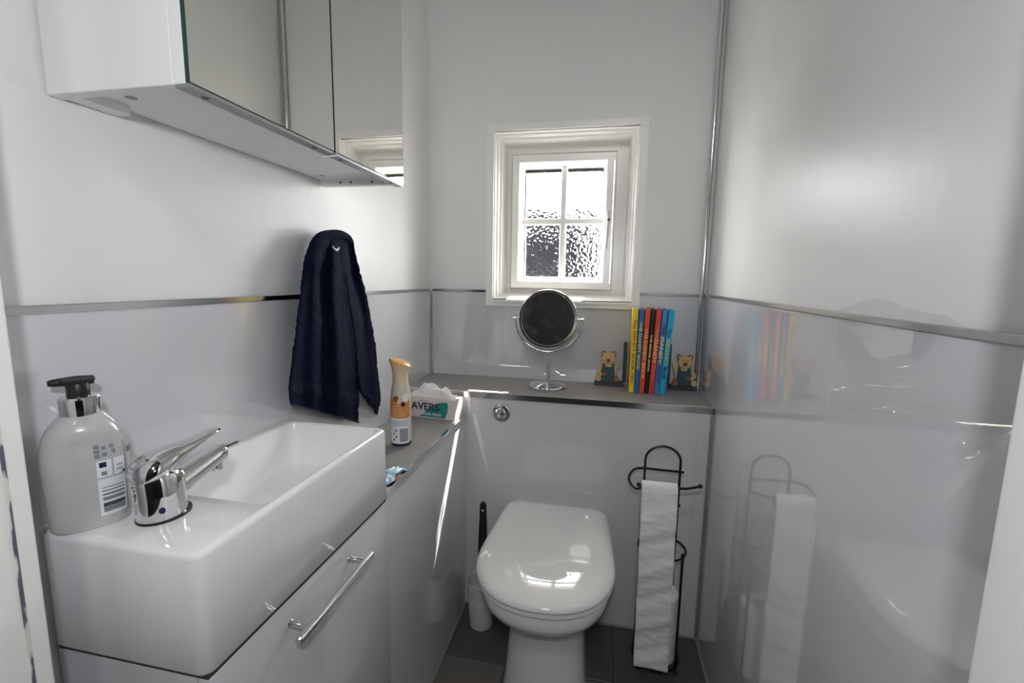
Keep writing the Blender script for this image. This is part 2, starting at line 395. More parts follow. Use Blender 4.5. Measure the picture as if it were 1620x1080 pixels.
build('lock', MB().lathe([(.0045, 0), (.0045, .003)], (.631, .036, 1.297), 12, (0, -1, 0)), BLACK, h)

# outside: a garden fence and pale paving
tag(build('garden_paving', MB().box(-8, 9, .31, 14, -.16, -.10), GROUND), 'pale concrete paving outside beyond the window', 'paving')
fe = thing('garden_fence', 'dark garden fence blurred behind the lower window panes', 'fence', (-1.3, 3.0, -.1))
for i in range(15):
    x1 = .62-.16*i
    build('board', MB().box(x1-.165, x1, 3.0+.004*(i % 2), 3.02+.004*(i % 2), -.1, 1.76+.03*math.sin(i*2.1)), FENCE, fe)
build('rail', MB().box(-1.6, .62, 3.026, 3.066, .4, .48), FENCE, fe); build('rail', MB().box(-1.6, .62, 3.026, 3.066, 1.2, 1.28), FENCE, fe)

# ------------------------------------------------------------------ boxing and shelves
bx = thing('cistern_boxing', 'glossy white boxed-in cistern panel behind the toilet', 'boxing', (.55, -.1, 0))
build('front_panel', MB().box(0, W-.0005, -DB, -DB+.012, 0, HB-.0205, .0006, 1), BOXP, bx)
build('cover_strip', MB().box(W-.040, W-.0075, -DB-.0025, -DB, 0.001, HB-.021, .0008, 1), BOXP, bx)
fb = on(1, -DB, 793, 653)
f1 = build('flush_button', MB().lathe([(.0285, 0), (.0285, .003), (.026, .006), (.022, .0065), (.0205, .004), (.0001, .004)], (fb.x, -DB, fb.z), 36, (0, -1, 0)), CHROME, bx)
build('button_half', MB().lathe([(.018, 0), (.018, .007), (.014, .010), (.0001, .0095)], (fb.x, -DB-.003, fb.z), 30, (0, -1, 0)), CHROME, f1)
build('button_centre', MB().lathe([(.008, 0), (.008, .003), (.005, .004), (.0001, .003)], (fb.x+.001, -DB-.0125, fb.z-.001), 20, (0, -1, 0)), CHROME, f1)
s1 = thing('shelf', 'grey laminate shelf with chrome edge below the window', 'shelf', (.475, -.118, HB-.02))
build('board', MB().box(.0005, W-.0005, -DB+.002, -.0005, HB-.02, HB-.001), LAMIN, s1)
build('chrome_edging', MB().box(.0005, W-.001, -DB-.004, -DB+.003, HB-.020, HB, .0012, 1), CHROMEB, s1)
build('end_cap', MB().box(W-.003, W-.0005, -DB-.005, -DB+.004, HB-.021, HB-.004), BLACK, s1)
b2 = thing('pipe_boxing', 'low glossy boxing panel running along the left wall', 'boxing', (.105, -.51, 0))
build('front_panel', MB().box(DL-.012, DL, BF+.0005, -DB-.0005, 0, HL-.0155, .0006, 1), BOXP, b2)
s2 = thing('shelf', 'lower grey laminate shelf with chrome edge beside the basin', 'shelf', (.105, -.51, HL-.015))
build('board', MB().box(.0005, DL-.008, BF+.001, -DB-.0045, HL-.015, HL-.001), LAMIN, s2)
build('chrome_edging', MB().box(DL-.010, DL+.003, BF+.001, -DB-.0045, HL-.015, HL, .0012, 1), CHROMEB, s2)

# ------------------------------------------------------------------ basin, vanity unit, tap
bs = thing('basin', 'white rectangular ceramic basin mounted on the left wall', 'basin', (.109, -1.0, BB))
IX0, IX1, IY0, IY1 = .016, BX-.013, -1.107, BF-.014
L = [rrect(.004, BX-.004, BN+.004, BF-.004, .012, BB), rrect(.001, BX, BN, BF, .014, BB+.006), rrect(.001, BX, BN, BF, .014, BT-.008),
     rrect(.0015, BX-.001, BN+.001, BF-.001, .014, BT-.0035), rrect(.003, BX-.0035, BN+.0035, BF-.0035, .014, BT-.001), rrect(.006, BX-.007, BN+.007, BF-.007, .013, BT),
     rrect(IX0-.003, IX1+.003, IY0-.004, IY1+.003, .013, BT), rrect(IX0, IX1, IY0, IY1, .012, BT-.003), rrect(IX0+.003, IX1-.004, IY0+.010, IY1-.004, .014, BT-.070),
     rrect(IX0+.012, IX1-.012, IY0+.025, IY1-.014, .02, BT-.085), rrect(IX0+.05, IX1-.05, IY0+.08, IY1-.10, .02, BT-.090)]
build('bowl', MB().loft(L), CERAM, bs, angle=50)
build('drain', MB().lathe([(.022, 0), (.022, .002), (.017, .003), (.012, .001), (.0001, .001)], (.11, -1.03, BT-.0905), 28), CHROME, bs)
build('sealant', MB().box(0, .0035, BN+.004, BF-.004, BT-.002, BT+.002), SEAL, bs)
build('sealant_gap', MB().box(.0002, .0040, -1.10, -.93, BT+.0012, BT+.0024).box(.0002, .0040, -1.20, -1.115, BT+.0012, BT+.0024), DGAP, bs)

vu = thing('vanity_unit', 'white gloss vanity cupboard under the basin', 'cabinet', (.1, -1.0, 0))
build('carcass', MB().box(.002, .198, BN+.006, BF-.002, .002, BB-.006), BOXP, vu)
dd = build('door', MB().box(.199, DL+.005, BN+.006, BF-.001, .10, BB-.006, .0015, 2), BOXP, vu)
build('seam_shade_strip', MB().box(.004, DL+.0025, BN+.0065, BF-.003, BB-.0058, BB-.0003), DGAP, vu)  # dark strip filling the seam under the basin, shade put into its colour
hb = build('bar_handle', MB().tube([(.246, -1.112, .608), (.246, -1.110, .608), (.246, -.914, .608), (.246, -.912, .608)], [.0045, .006, .006, .0045], 16), CHROME, dd)
for y in (-1.085, -.934):
    build('handle_post', MB().lathe([(.0055, 0), (.0045, .003), (.0045, .026), (.0055, .030)], (DL+.005, y, .608), 14, (1, 0, 0)), CHROME, dd)

TX, TY = .105, -1.160
tp = thing('mixer_tap', 'chrome single-lever mixer tap on the basin deck', 'tap', (TX, TY, BT))
def oval(cx, cy, z, a, b, n=28): return [(cx+a*math.cos(2*PI*k/n), cy+b*math.sin(2*PI*k/n), z) for k in range(n)]
build('gasket', MB().loft([oval(TX, TY+.002, BT, .0265, .030), oval(TX, TY+.002, BT+.003, .0265, .030)]), BLACK, tp)
build('body', MB().loft([oval(TX, TY, BT+.003, .0245, .0275), oval(TX, TY, BT+.03, .0235, .0265), oval(TX, TY-.001, BT+.050, .0235, .0265), oval(TX, TY-.002, BT+.056, .020, .023)]), CHROME, tp)
sp = build('spout', MB().tube(spline([(TX, TY+.004, BT+.028), (TX, TY+.03, BT+.033), (TX, TY+.057, BT+.039), (TX, TY+.083, BT+.045), (TX, TY+.093, BT+.046)], 6),
        [.018-.006*min(1, k/20) if k < 23 else (.0115 if k == 23 else .008) for k in range(25)], 18), CHROME, tp)
build('aerator', MB().lathe([(.0085, 0), (.0085, .012), (.0075, .014)], (TX, TY+.081, BT+.025), 18), CHROME, sp)
# lever: hub dome sweeping into a flat paddle
lv = []
for (y, z, hw, ht) in ((-.028, .054, .004, .004), (-.026, .060, .016, .010), (-.018, .063, .0225, .014), (-.004, .067, .0235, .016), (.012, .071, .021, .014), (.026, .073, .0175, .010), (.043, .0755, .0145, .0065), (.060, .078, .012, .0048), (.076, .080, .010, .0038), (.086, .081, .007, .0028), (.089, .081, .003, .0014)):
    lv.append([(TX+hw*math.cos(2*PI*k/18), TY+y, BT+z+ht*math.sin(2*PI*k/18)) for k in range(18)])
build('lever', MB().loft(lv), CHROME, tp, angle=60)
build('indicator', MB().lathe([(.0035, 0), (.0035, .001)], (TX+.0195, TY-.0165, BT+.016), 12, (.7, -.7, 0)), NAVYP, tp)

# ------------------------------------------------------------------ mirror cabinet
mc = thing('mirror_cabinet', 'white wall cabinet with two mirrored doors above the basin', 'cabinet', (.09, -.9, CZ))
ZT = 1.93; DXI = CX-.019
build('side_panel', MB().box(.0, DXI-.001, CN, CN+.016, CZ, ZT, .0008, 1), WHITE, mc)
fs = build('side_panel', MB().box(.0, DXI-.001, CF-.016, CF, CZ, ZT, .0008, 1), WHITE, mc)
build('bottom_panel', MB().box(.006, DXI-.002, CN+.016, CF-.016, CZ+.012, CZ+.028), WHITE, mc)
build('top_panel', MB().box(.0, DXI-.002, CN+.016, CF-.016, ZT-.016, ZT), WHITE, mc)
build('back_panel', MB().box(.0, .004, CN+.016, CF-.016, CZ+.030, ZT-.016), WHITE, mc)
build('hanging_rail', MB().box(.0, .022, CN+.016, CN+.075, CZ+.002, CZ+.012), WHITE, mc)
for x in (.05, .075, .125, .15):
    build('screw_hole', MB().lathe([(.0022, 0), (.0022, .0008)], (x, CF-.0165, CZ+.006), 10, (0, -1, 0)), BLACK, fs)
for (x, y) in ((.055, CN+.05), (.035, CF-.06), (.155, CF-.06)):
    build('cam_fixing', MB().lathe([(.006, 0), (.006, .001)], (x, y, CZ+.0112), 14), GREYAL, mc)
for (y0, y1) in ((CN, CS-.0015), (CS+.0015, CF)):
    d = build('door', MB().box(DXI, CX-.004, y0, y1, CZ, ZT, .0008, 1), WHITE, mc)
    build('mirror', MB().box(CX-.004, CX, y0, y1, CZ+.001, ZT), GLEDGE, d, smooth=False)
    build('mirror_face', MB().box(CX, CX+.0003, y0+.0012, y1-.0012, CZ+.0022, ZT-.001), MIRROR, d, smooth=False)
    build('bottom_rail', MB().box(DXI+.001, CX-.0003, y0+.0005, y1-.0005, CZ-.003, CZ+.0008), GREYAL, d)
    for yy in (y0+.03, y1-.04):
        build('finger_slot', MB().lathe([(.004, 0), (.004, .0006)], (DXI+.009, yy, CZ-.0036), 12), BLACK, d)
build('door_strip', MB().box(CX-.010, CX+.0015, CS-.0014, CS+.0014, CZ-.002, ZT), CHROME, mc)
build('hinge', MB().box(DXI-.004, CX+.001, CS-.004, CS+.003, CZ-.0045, CZ-.0028), CHROME, mc)

# ------------------------------------------------------------------ soap dispenser
sd = thing('soap_dispenser', 'pearl grey pump soap bottle on the near end of the basin', 'soap bottle', (.039, -1.190, BT))
SU, SV = Vector((.57, .82, 0)).normalized(), Vector((.82, -.57, 0)).normalized(); SO = Vector((.039, -1.190, BT))
SPROF = [(0, .86), (.002, .91), (.006, .93), (.03, .945), (.06, .975), (.074, .985), (.086, .975), (.098, .945), (.108, .885), (.117, .785), (.125, .64), (.131, .51), (.133, .45)]
def sscale(z):
    for (z0, a), (z1, b) in zip(SPROF, SPROF[1:]):
        if z <= z1: return a+(b-a)*(z-z0)/(z1-z0)
    return SPROF[-1][1]
def spt(th, z, off=0):
    s = sscale(z); c_, s_ = math.cos(th), math.sin(th); e = .82
    bl = max(0, min(1, (z-.1)/.033)); a = .0395*s; b = (.0290*(1-bl)+.0395*bl)*s
    return SO+SU*(math.copysign(abs(c_)**e, c_)*(a+off))+SV*(math.copysign(abs(s_)**e, s_)*(b+off))+Vector((0, 0, z))
zz = []
for (a, _), (b, _) in zip(SPROF, SPROF[1:]):
    zz += [a+(b-a)*k/3 for k in range(3)]
zz.append(SPROF[-1][0])
bo = build('bottle', MB().loft([[spt(2*PI*k/48, z) for k in range(48)] for z in zz]), SOAP, sd)
co = SO+Vector((0, 0, .131))
build('collar', MB().lathe([(.0178, 0), (.0185, .002), (.0185, .020), (.0165, .022), (.010, .0225)], co, 32), CHROME, sd)
ph = build('pump_head', MB().lathe([(.0105, .022), (.0105, .036), (.0095, .038)], co, 24), BLACK, sd)
nz = Vector((-.55, -.83, 0)).normalized()
npt = [co+Vector((0, 0, .0395))+nz*t for t in (-.014, 0, .012, .020, .024)]
build('nozzle', MB().lathe([(.010, .037), (.0155, .039), (.0155, .042), (.012, .0435)], co, 24).tube(npt, [.005, .0055, .005, .0042, .003], 12), BLACK, ph)
def spatch(name, t0, t1, z0, z1, m, off=.0004, n=6):
    return build(name, MB().grid(lambda u, v: spt(math.radians(t0+(t1-t0)*u), z0+(z1-z0)*v, off), n, n), m, bo)
lb = spatch('barcode_label', 82, 38, .014, .058, LABEL)
spatch('product_label', 82, 62, .060, .080, LABEL); spatch('product_label', 59, 38, .060, .080, LABEL)
for z0, z1, m in ((.018, .024, INKL), (.0245, .029, INK), (.032, .036, INKL), (.0385, .040, INK), (.043, .0445, INKL), (.047, .048, INKL)): spatch('barcode_bar', 78, 42, z0, z1, m, .0008)
spatch('printed_mark', 79, 70, .072, .078, NAVYP, .0008); spatch('printed_mark', 77, 70, .0625, .067, INKL, .0008); spatch('printed_mark', 55, 43, .0655, .0665, INKL, .0008); spatch('printed_mark', 55, 43, .0705, .0715, INKL, .0008); spatch('printed_mark', 44, 39, .0605, .0635, INK, .0008)
for t, z in ((83, .097), (83, .0915), (83, .086), (74, .0945), (74, .087), (62, .095), (60, .089)): spatch('printed_symbol', t, t-6.5, z-.0022, z+.0022, INKL, .0006, 3)
spatch('printed_rule', 35, 33.5, .012, .098, INK, .0006)
q = spt(math.radians(17), .084, .0008); q2 = spt(math.radians(7), .084, .0008)
text('lettering', 'BA', spt(math.radians(24), .081, .001), (q2-q).normalized(), (0, 0, 1), .013, .008, INK, bo)

# ------------------------------------------------------------------ towel on its hook
hp = on(0, .046, 531, 392); hw = on(0, .004, 529, 402); hy = hp.y; hz = hp.z
hk = thing('wall_hook', 'small white hook holding the navy towel', 'hook', (0, hy, hz))
build('plate', MB().box(0, .004, hw.y-.010, hw.y+.010, hw.z-.02, hw.z+.012, .0015), WHITE, hk)
build('prong', MB().tube([(.003, hw.y, hw.z), (.030, hy+(hw.y-hy)*.3, hz-.004), (.046, hy, hz-.0045)], .0025, 10), WHITE, hk)
build('prong_tip', MB().tube([(.047, hy+.0125*math.sin(a), hz+.007-.0115*math.cos(a)) for a in [math.radians(-75+10*k) for k in range(16)]], [.0006+.0026*math.sin(PI*(k+.2)/15.4) for k in range(16)], 8), WHITE, hk)
def lerp_path(pts, t):
    n = len(pts)-1; t = min(max(t, 0), 1)*n; i = min(int(t), n-1); f = t-i
    return (pts[i][0]+(pts[i+1][0]-pts[i][0])*f, pts[i][1]+(pts[i+1][1]-pts[i][1])*f)
def sheet(left, right, nu, nv, depth):
    """left/right: outlines top to bottom in photo pixels on the hanging plane; depth(u,v) = distance from the wall"""
    m = MB()
    def f(u, v):
        a = lerp_path(left, v); b = lerp_path(right, v); px = a[0]+(b[0]-a[0])*u; py = a[1]+(b[1]-a[1])*u
        x = depth(u, v); p = on(0, x, px+1.6*mnoise.noise(Vector((u*3, v*55, 5))), py)
        nz_ = mnoise.noise(Vector((p.y*60, p.z*60, 3)))*.002+mnoise.noise(Vector((p.y*14, p.z*9, 7)))*.006*min(1, v*5)
        return (max(.003, x+nz_), p.y, p.z)
    m.grid(f, nu, nv); return m, f
tw = thing('hand_towel', 'navy blue terry towel hanging from a wall hook', 'towel', (.03, -.66, .74))
La = [(512, 369), (491, 381), (481, 411), (475, 450), (469, 500), (465, 550), (461, 605), (462, 640)]
Ra = [(541, 371), (540, 392), (545, 430), (551, 470), (558, 520), (564, 580), (567, 625), (568, 668)]
def dA(u, v):
    e = min(1, v*3.5)
    return .030+.020*e*math.sin(PI*min(1, u*1.1))+.010*e*math.sin(u*9+1.2*v)+.006*e*math.sin(u*17+2)*(.4+v)+.012*e*(1-v)*u - .022*(1-e)*0
mA, fA = sheet(La, Ra, 56, 90, dA)
oA = build('front_drape', mA, NAVY, tw, angle=180)
Lb = [(531, 372), (534, 393), (540, 425), (548, 465), (556, 510), (562, 560), (565, 600), (568, 616), (584, 634)]
Rb = [(549, 371), (560, 384), (567, 415), (577, 455), (588, 505), (596, 560), (600, 600), (604, 632), (598, 656)]
def dB(u, v):
    e = min(1, v*3.5)
    return .016+.012*e*math.sin(u*5+.6)+.010*e*u*(1-v)+.008*math.sin(u*8+v*2)*e
mB, fB = sheet(Lb, Rb, 36, 90, dB)
oB = build('rear_drape', mB, NAVY, tw, angle=180)
# rolled top where the towel bunches over the hook
tops = [(495, 384), (502, 377), (512, 372), (526, 370), (540, 371), (551, 377), (557, 386)]
mT = MB().tube(spline([on(0, .036, *p) for p in tops], 4), [.003+.0065*math.sin(PI*(k+.8)/26)**.5 for k in range(25)], 12)
oT = build('bunched_top', mT, NAVY, tw)
for o_ in (oA, oB):
    so = o_.modifiers.new('thickness', 'SOLIDIFY'); so.thickness = .005; so.offset = -1
build('woven_border', MB().grid(lambda u, v: Vector(fA(u, .845+.07*v))+Vector((.0012, 0, 0)), 56, 8), NAVYB, oA, angle=180)
hemL = [Vector(fA(k/30, 1))+Vector((.001, 0, 0)) for k in range(31)]
build('hem', MB().tube(hemL, .002, 6), HEM, oA)
edge = [on(0, .058, *p) for p in ((553, 478), (565, 492), (572, 507), (571, 530), (568, 556), (567, 566))]
build('edge_thread', MB().tube(spline(edge, 5), .0011, 6), HEM, oB)

# ------------------------------------------------------------------ air freshener
af = thing('air_freshener', 'cream and orange air freshener spray can on the low shelf', 'spray can', (.126, -.535, HL))
AC = Vector((.126, -.535, HL)); AD = (Vector((CAM.x, CAM.y, 0))-Vector((AC.x, AC.y, 0))).normalized(); AR = Vector((0, 0, 1)).cross(AD)   # AD faces the lens, AR to the right in view
APROF = [(0, .0235), (.003, .0255), (.012, .0262), (.06, .0262), (.10, .0262), (.125, .0255), (.145, .0232), (.160, .0205), (.172, .0190)]
def ar(z):
    for (z0, a), (z1, b) in zip(APROF, APROF[1:]):
        if z <= z1: return a+(b-a)*(z-z0)/(z1-z0)
    return APROF[-1][1]
can = build('can', MB().lathe([(r, z) for z, r in APROF], AC, 36), CANC, af)
def cpt(th, z, off=.0004):
    r = ar(z)+off; return AC+(AD*math.cos(th)+AR*math.sin(th))*r+Vector((0, 0, z))
def cpatch(name, t0, t1, z0, z1, m, off=.0004, n=10, par=None):
    return build(name, MB().grid(lambda u, v: cpt(math.radians(t0+(t1-t0)*u), z0+(z1-z0)*v, off), n, n), m, par or can)
def cdisc(name, t, z, rt, rz, m, off):
    def f(u, v):
        a = 2*PI*v; return cpt(math.radians(t+rt*u*math.cos(a)), z+rz*u*math.sin(a), off)
    return build(name, MB().grid(f, 5, 24), m, can)
cpatch('base_band', -180, 180, .002, .012, NAVYP, .0003, 40)
cpatch('orange_band', -90, 55, .078, .125, ORANGE); cdisc('orange_bloom', 6, .098, 48, .030, ORANGE, .0006)
cdisc('badge', 28, .128, 22, .011, LABEL, .0009); cdisc('stamp', 12, .113, 12, .006, NAVYP, .0012); cdisc('flower', -28, .127, 18, .008, BROWN, .0010); cdisc('flower', -8, .121, 11, .007, CAPS, .0011)
wl2 = cpatch('white_label', -62, 48, .010, .076, LABEL, .0007)
for z in (.069, .065, .0615, .057): cpatch('printed_line', -52, 40, z, z+.0012, INKL, .001)
for k in range(8): cpatch('barcode_bar', -8, 38, .0165+k*.0042, .0188+k*.0042, NAVYP, .001)
for k in range(4): cpatch('printed_symbol', -44+(k % 2)*13, -36+(k % 2)*13, .018+k*.008, .023+k*.008, INK, .001, 4)
for k in range(5): cpatch('printed_line', -55, 5-6*k+20, .083+k*.006, .0842+k*.006, CAPS, .001)
# slanted trigger cap
cl = []
for z, r, tl in ((.170, .0195, 0), (.180, .0188, 0), (.190, .0195, .1), (.200, .0225, .22), (.208, .0262, .30), (.212, .0270, .32)):
    cl.append([AC+(AD*math.cos(2*PI*k/32)+AR*math.sin(2*PI*k/32))*r+Vector((0, 0, z-tl*r*math.sin(2*PI*k/32))) for k in range(32)])
build('collar', MB().loft(cl), CAPS, af)
ct = []
for dz, r in ((.0, .0272), (.003, .0275), (.007, .0245), (.0095, .017), (.0102, .006)):
    ct.append([AC+(AD*math.cos(2*PI*k/32)+AR*math.sin(2*PI*k/32))*r+Vector((0, 0, .212+dz-.32*r*math.sin(2*PI*k/32))) for k in range(32)])
build('cap', MB().loft(ct), CAP, af)

# ------------------------------------------------------------------ tissue box
tb = thing('tissue_box', 'white tissue box with teal print and a tissue pulled up', 'tissue box', (.10, -.285, HL))
A = Vector((.004, -.296, HL)); Bv = Vector((.199, -.318, HL)); ex = (Bv-A).normalized(); ey = Vector((-ex.y, ex.x, 0)); LN = (Bv-A).length; DP = .054; HH = .062
def tp_(a, b, z): return A+ex*a+ey*b+Vector((0, 0, z))
ca = build('carton', MB().loft([[tp_(0, 0, 0), tp_(LN, 0, 0), tp_(LN, DP, 0), tp_(0, DP, 0)], [tp_(.0, .0, HH), tp_(LN, 0, HH), tp_(LN, DP, HH), tp_(0, DP, HH)]]), CARTON, tb, smooth=False)
nf = -ey
bl = [(LN-.022-.098*math.cos(t), .004+.052*math.sin(t)**.8) for t in [PI*k/24/2 for k in range(0, 25)]]
blob = [(LN-.125, .003), (LN-.034, .003), (LN-.026, .020), (LN-.023, .040), (LN-.025, .053)]+[(LN-.03-.085*t, .054-.048*t*t) for t in (.1, .25, .4, .55, .7, .85, .95)]
build('teal_print', MB().add([tp_(a, -.0003, b) for a, b in blob], [tuple(range(len(blob)))]), TEAL, ca, smooth=False)
text('lettering', 'AVERS', tp_(LN-.150, -.0007, .024), ex, (0, 0, 1), .098, .024, INK, ca)
text('lettering', 'FACIAL TISSUES', tp_(LN-.108, -.0007, .009), ex, (0, 0, 1), .062, .0075, LABEL, ca)
build('printed_line', MB().add([tp_(LN-.122, -.0006, .052), tp_(LN-.092, -.0006, .052), tp_(LN-.092, -.0006, .0535), tp_(LN-.122, -.0006, .0535)], [(0, 1, 2, 3)]), TERRA, ca)
def tis(u, v):
    a = .040+.145*u; b = .008+.040*v
    z = HH+.001+.044*math.exp(-((u-.36)/.26)**2)*(1-.45*abs(2*v-1))+.020*math.exp(-((u-.76)/.16)**2)+.004*math.sin(u*21+v*6)+.003*math.sin(v*17+u*9)
    return tp_(a, b, z if 0 < u < 1 and 0 < v < 1 else HH+.0005)
tt = build('tissue', MB().grid(tis, 34, 18), TISSUE, tb, angle=80)

# crumpled wrapper beside the basin
def wr_(u, v):
    p = Vector((.168+.034*u, -.765+.085*v, HL+.0012))
    p.z += .006*abs(mnoise.noise(Vector((u*4, v*5, 1.3))))+.002*abs(math.sin(u*6+v*9)); p.x += .006*math.sin(v*8); return p
w_ = build('wrapper', MB().grid(wr_, 16, 22), BLUEP, base=(.183, -.72, HL), angle=20)
tag(w_, 'crumpled pale blue and white plastic wrapper lying beside the basin', 'wrapper')
so = w_.modifiers.new('thickness', 'SOLIDIFY'); so.thickness = .0006

# ------------------------------------------------------------------ vanity mirror on the shelf
mx, my = .453, -.105
vm = thing('vanity_mirror', 'round chrome tabletop mirror on a stem below the window', 'mirror', (mx, my, HB))
build('base', MB().lathe([(.063, 0), (.064, .002), (.062, .006), (.052, .009), (.012, .0115), (.007, .014), (.0001, .014)], (mx, my, HB), 48), CHROME, vm)
build('stem', MB().lathe([(.0062, .010), (.0062, .105), (.005, .116)], (mx, my, HB), 16), CHROME, vm)
hc = Vector((mx-.004, my, .9625)); R = .098
tilt = math.radians(9); nm = Vector((.02, -math.cos(tilt), math.sin(tilt))).normalized()
yk = [hc+Vector((math.cos(a)*(R+.012), 0, math.sin(a)*(R+.012))) for a in [PI+PI*k/40 for k in range(41)]]
build('yoke', MB().tube([yk[0]+Vector((0, 0, .004))]+yk+[yk[-1]+Vector((0, 0, .004))], .0028, 10), CHROME, vm)
for s in (-1, 1):
    build('pivot_knob', MB().lathe([(.003, 0), (.003, .010), (.0055, .011), (.0055, .020), (.004, .022)], hc+Vector((s*(R-.002), 0, 0)), 14, (s, 0, 0)), CHROME, vm)
fr = build('mirror_rim', MB().lathe([(R-.011, .0045), (R-.009, .0070), (R-.003, .0070), (R, .003), (R, -.003), (R-.003, -.0070), (R-.009, -.0070), (R-.011, -.0045)], hc, 64, nm), CHROME, vm)
build('mirror_glass', MB().lathe([(R-.009, .0035), (R-.009, .0050), (.0001, .0050)], hc, 64, nm), MIRDUST, fr, angle=20)
build('mirror_glass', MB().lathe([(R-.009, -.0035), (R-.009, -.0050), (.0001, -.0050)], hc, 64, nm), MIRDUST, fr, angle=20)

# ------------------------------------------------------------------ bookends and annuals
def bookend(label, xa, xb, up_x, flip, by):
    root = thing('bookend', label, 'bookend', ((xa+xb)/2, by, HB), 'teddy bear bookends')
    D = .030; y0, y1 = by-D/2, by+D/2
    build('base', MB().box(xa, xb, y0-.004, y1, HB, HB+.008, .001, 1).box(xa+.002, xb-.002, y0, y1, HB+.008, HB+.014, .001, 1), SLATE, root)
    build('upright', MB().box(up_x-.006, up_x+.006, y0, y1, HB+.014, HB+.150, .001, 1), SLATE, root)
    s = -1 if flip else 1; cx = (xa+xb)/2+(-.004*s); z0 = HB+.014; yf = by-.006
    def o2(pts): return [(s*a, b) for a, b in pts]
    def slab(name, pts, m, y, d, par): return build(name, MB().prism(o2(pts), (cx, y, z0), (1, 0, 0), (0, 0, 1), (0, -d, 0), .0010), m, par, smooth=False)
    bear = slab('bear', [(-.030, .0), (.030, .0), (.034, .008), (.028, .018), (.030, .040), (.026, .054), (.014, .060), (-.014, .060), (-.026, .052), (-.031, .036), (-.028, .018), (-.036, .010)], WOOD, by+.006, .010, root)
    slab('overalls', [(-.023, .003), (.020, .003), (.024, .020), (.022, .036), (.020, .058), (.013, .060), (.011, .048), (-.009, .048), (-.011, .060), (-.018, .058), (-.021, .036), (-.032, .022)], OVERALL, yf+.003, .006, bear)
    slab('head', circle2(0, .078, .0215, 24, .0205), WOOD, by+.006, .015, bear)
    for e in (-1, 1):
        slab('ear', circle2(e*.0165, .094, .0085, 16), BROWN, by+.006, .011, bear)
        slab('inner_ear', circle2(e*.0160, .0935, .0058, 14), WOOD, by-.0048, .0015, bear)
        slab('eye', circle2(e*.0075, .0830, .0020, 10), BLACK, by-.0088, .0012, bear)
        slab('foot', circle2(e*.030-.001, .009, .0095, 16, .0105), WOOD if e < 0 else TERRA, by-.002, .012, bear)
    slab('muzzle', circle2(0, .0705, .0085, 18, .0075), TERRA, by-.0088, .0018, bear)
    slab('nose', circle2(0, .0735, .0030, 10), BLACK, by-.0106, .0015, bear)
    slab('raised_arm', [(.020, .048), (.028, .040), (.036, .052), (.040, .072), (.036, .076), (.028, .064)], WOOD, by+.005, .010, bear)
    slab('arm', [(-.022, .056), (-.032, .046), (-.036, .030), (-.026, .016), (-.018, .020), (-.024, .034)], WOOD, by-.003, .008, bear)
    slab('heart_pocket', [(0-.012, .016), (-.004, .024), (-.003, .030), (-.008, .031), (-.012, .028), (-.016, .031), (-.021, .030), (-.020, .024)], TERRA, by-.0088, .0015, bear)
    return root
bookend('teddy bear bookend with heart pocket left of the annuals', .606, .703, .706, False, -.024)
bookend('teddy bear bookend in the corner right of the annuals', .853, .936, .847, True, -.024)

specs = [
 ('yellow annual with red spine lettering next to the left bookend', (.80, .60, .03), [('The DANDY BOOK 1971', .12, .88, (.38, .02, .02), .62)]),
 ('dark blue annual with yellow lettering, second from the left', (.02, .13, .36), [('THE DANDY BOOK', .14, .73, (.72, .62, .10), .62)]),
 ('orange red annual with yellow lettering, third from the left', (.66, .075, .03), [('THE DANDY BOOK', .22, .83, (.74, .56, .12), .62)]),
 ('thin black annual with cream lettering in the middle of the row', (.012, .010, .010), [('THE BEEZER BOOK', .29, .74, (.80, .72, .40), .5)]),
 ('red annual with large yellow title, third from the right', (.62, .055, .045), [('THE', .22, .33, (.62, .36, .12), .42), ('DANDY', .345, .635, (.82, .62, .10), .72), ('BOOK', .66, .82, (.66, .22, .12), .42)]),
 ('mid blue annual with yellow and navy title, second from the right', (.06, .22, .52), [('THE', .16, .30, (.01, .015, .05), .6), ('DANDY', .315, .635, (.80, .70, .16), .74), ('BOOK', .66, .87, (.01, .015, .05), .6)]),
 ('pale cyan annual at the right end of the row', (.02, .36, .58), [('The', .21, .31, (.01, .02, .06), .5), ('BEANO', .34, .64, (.45, .58, .12), .66), ('Book', .67, .82, (.01, .02, .06), .55)]),
]
th = [.0158, .0158, .0160, .0125, .0165, .0155, .0180]; xb = .7165; BH = .268; yb0, yb1 = -.120, -.008
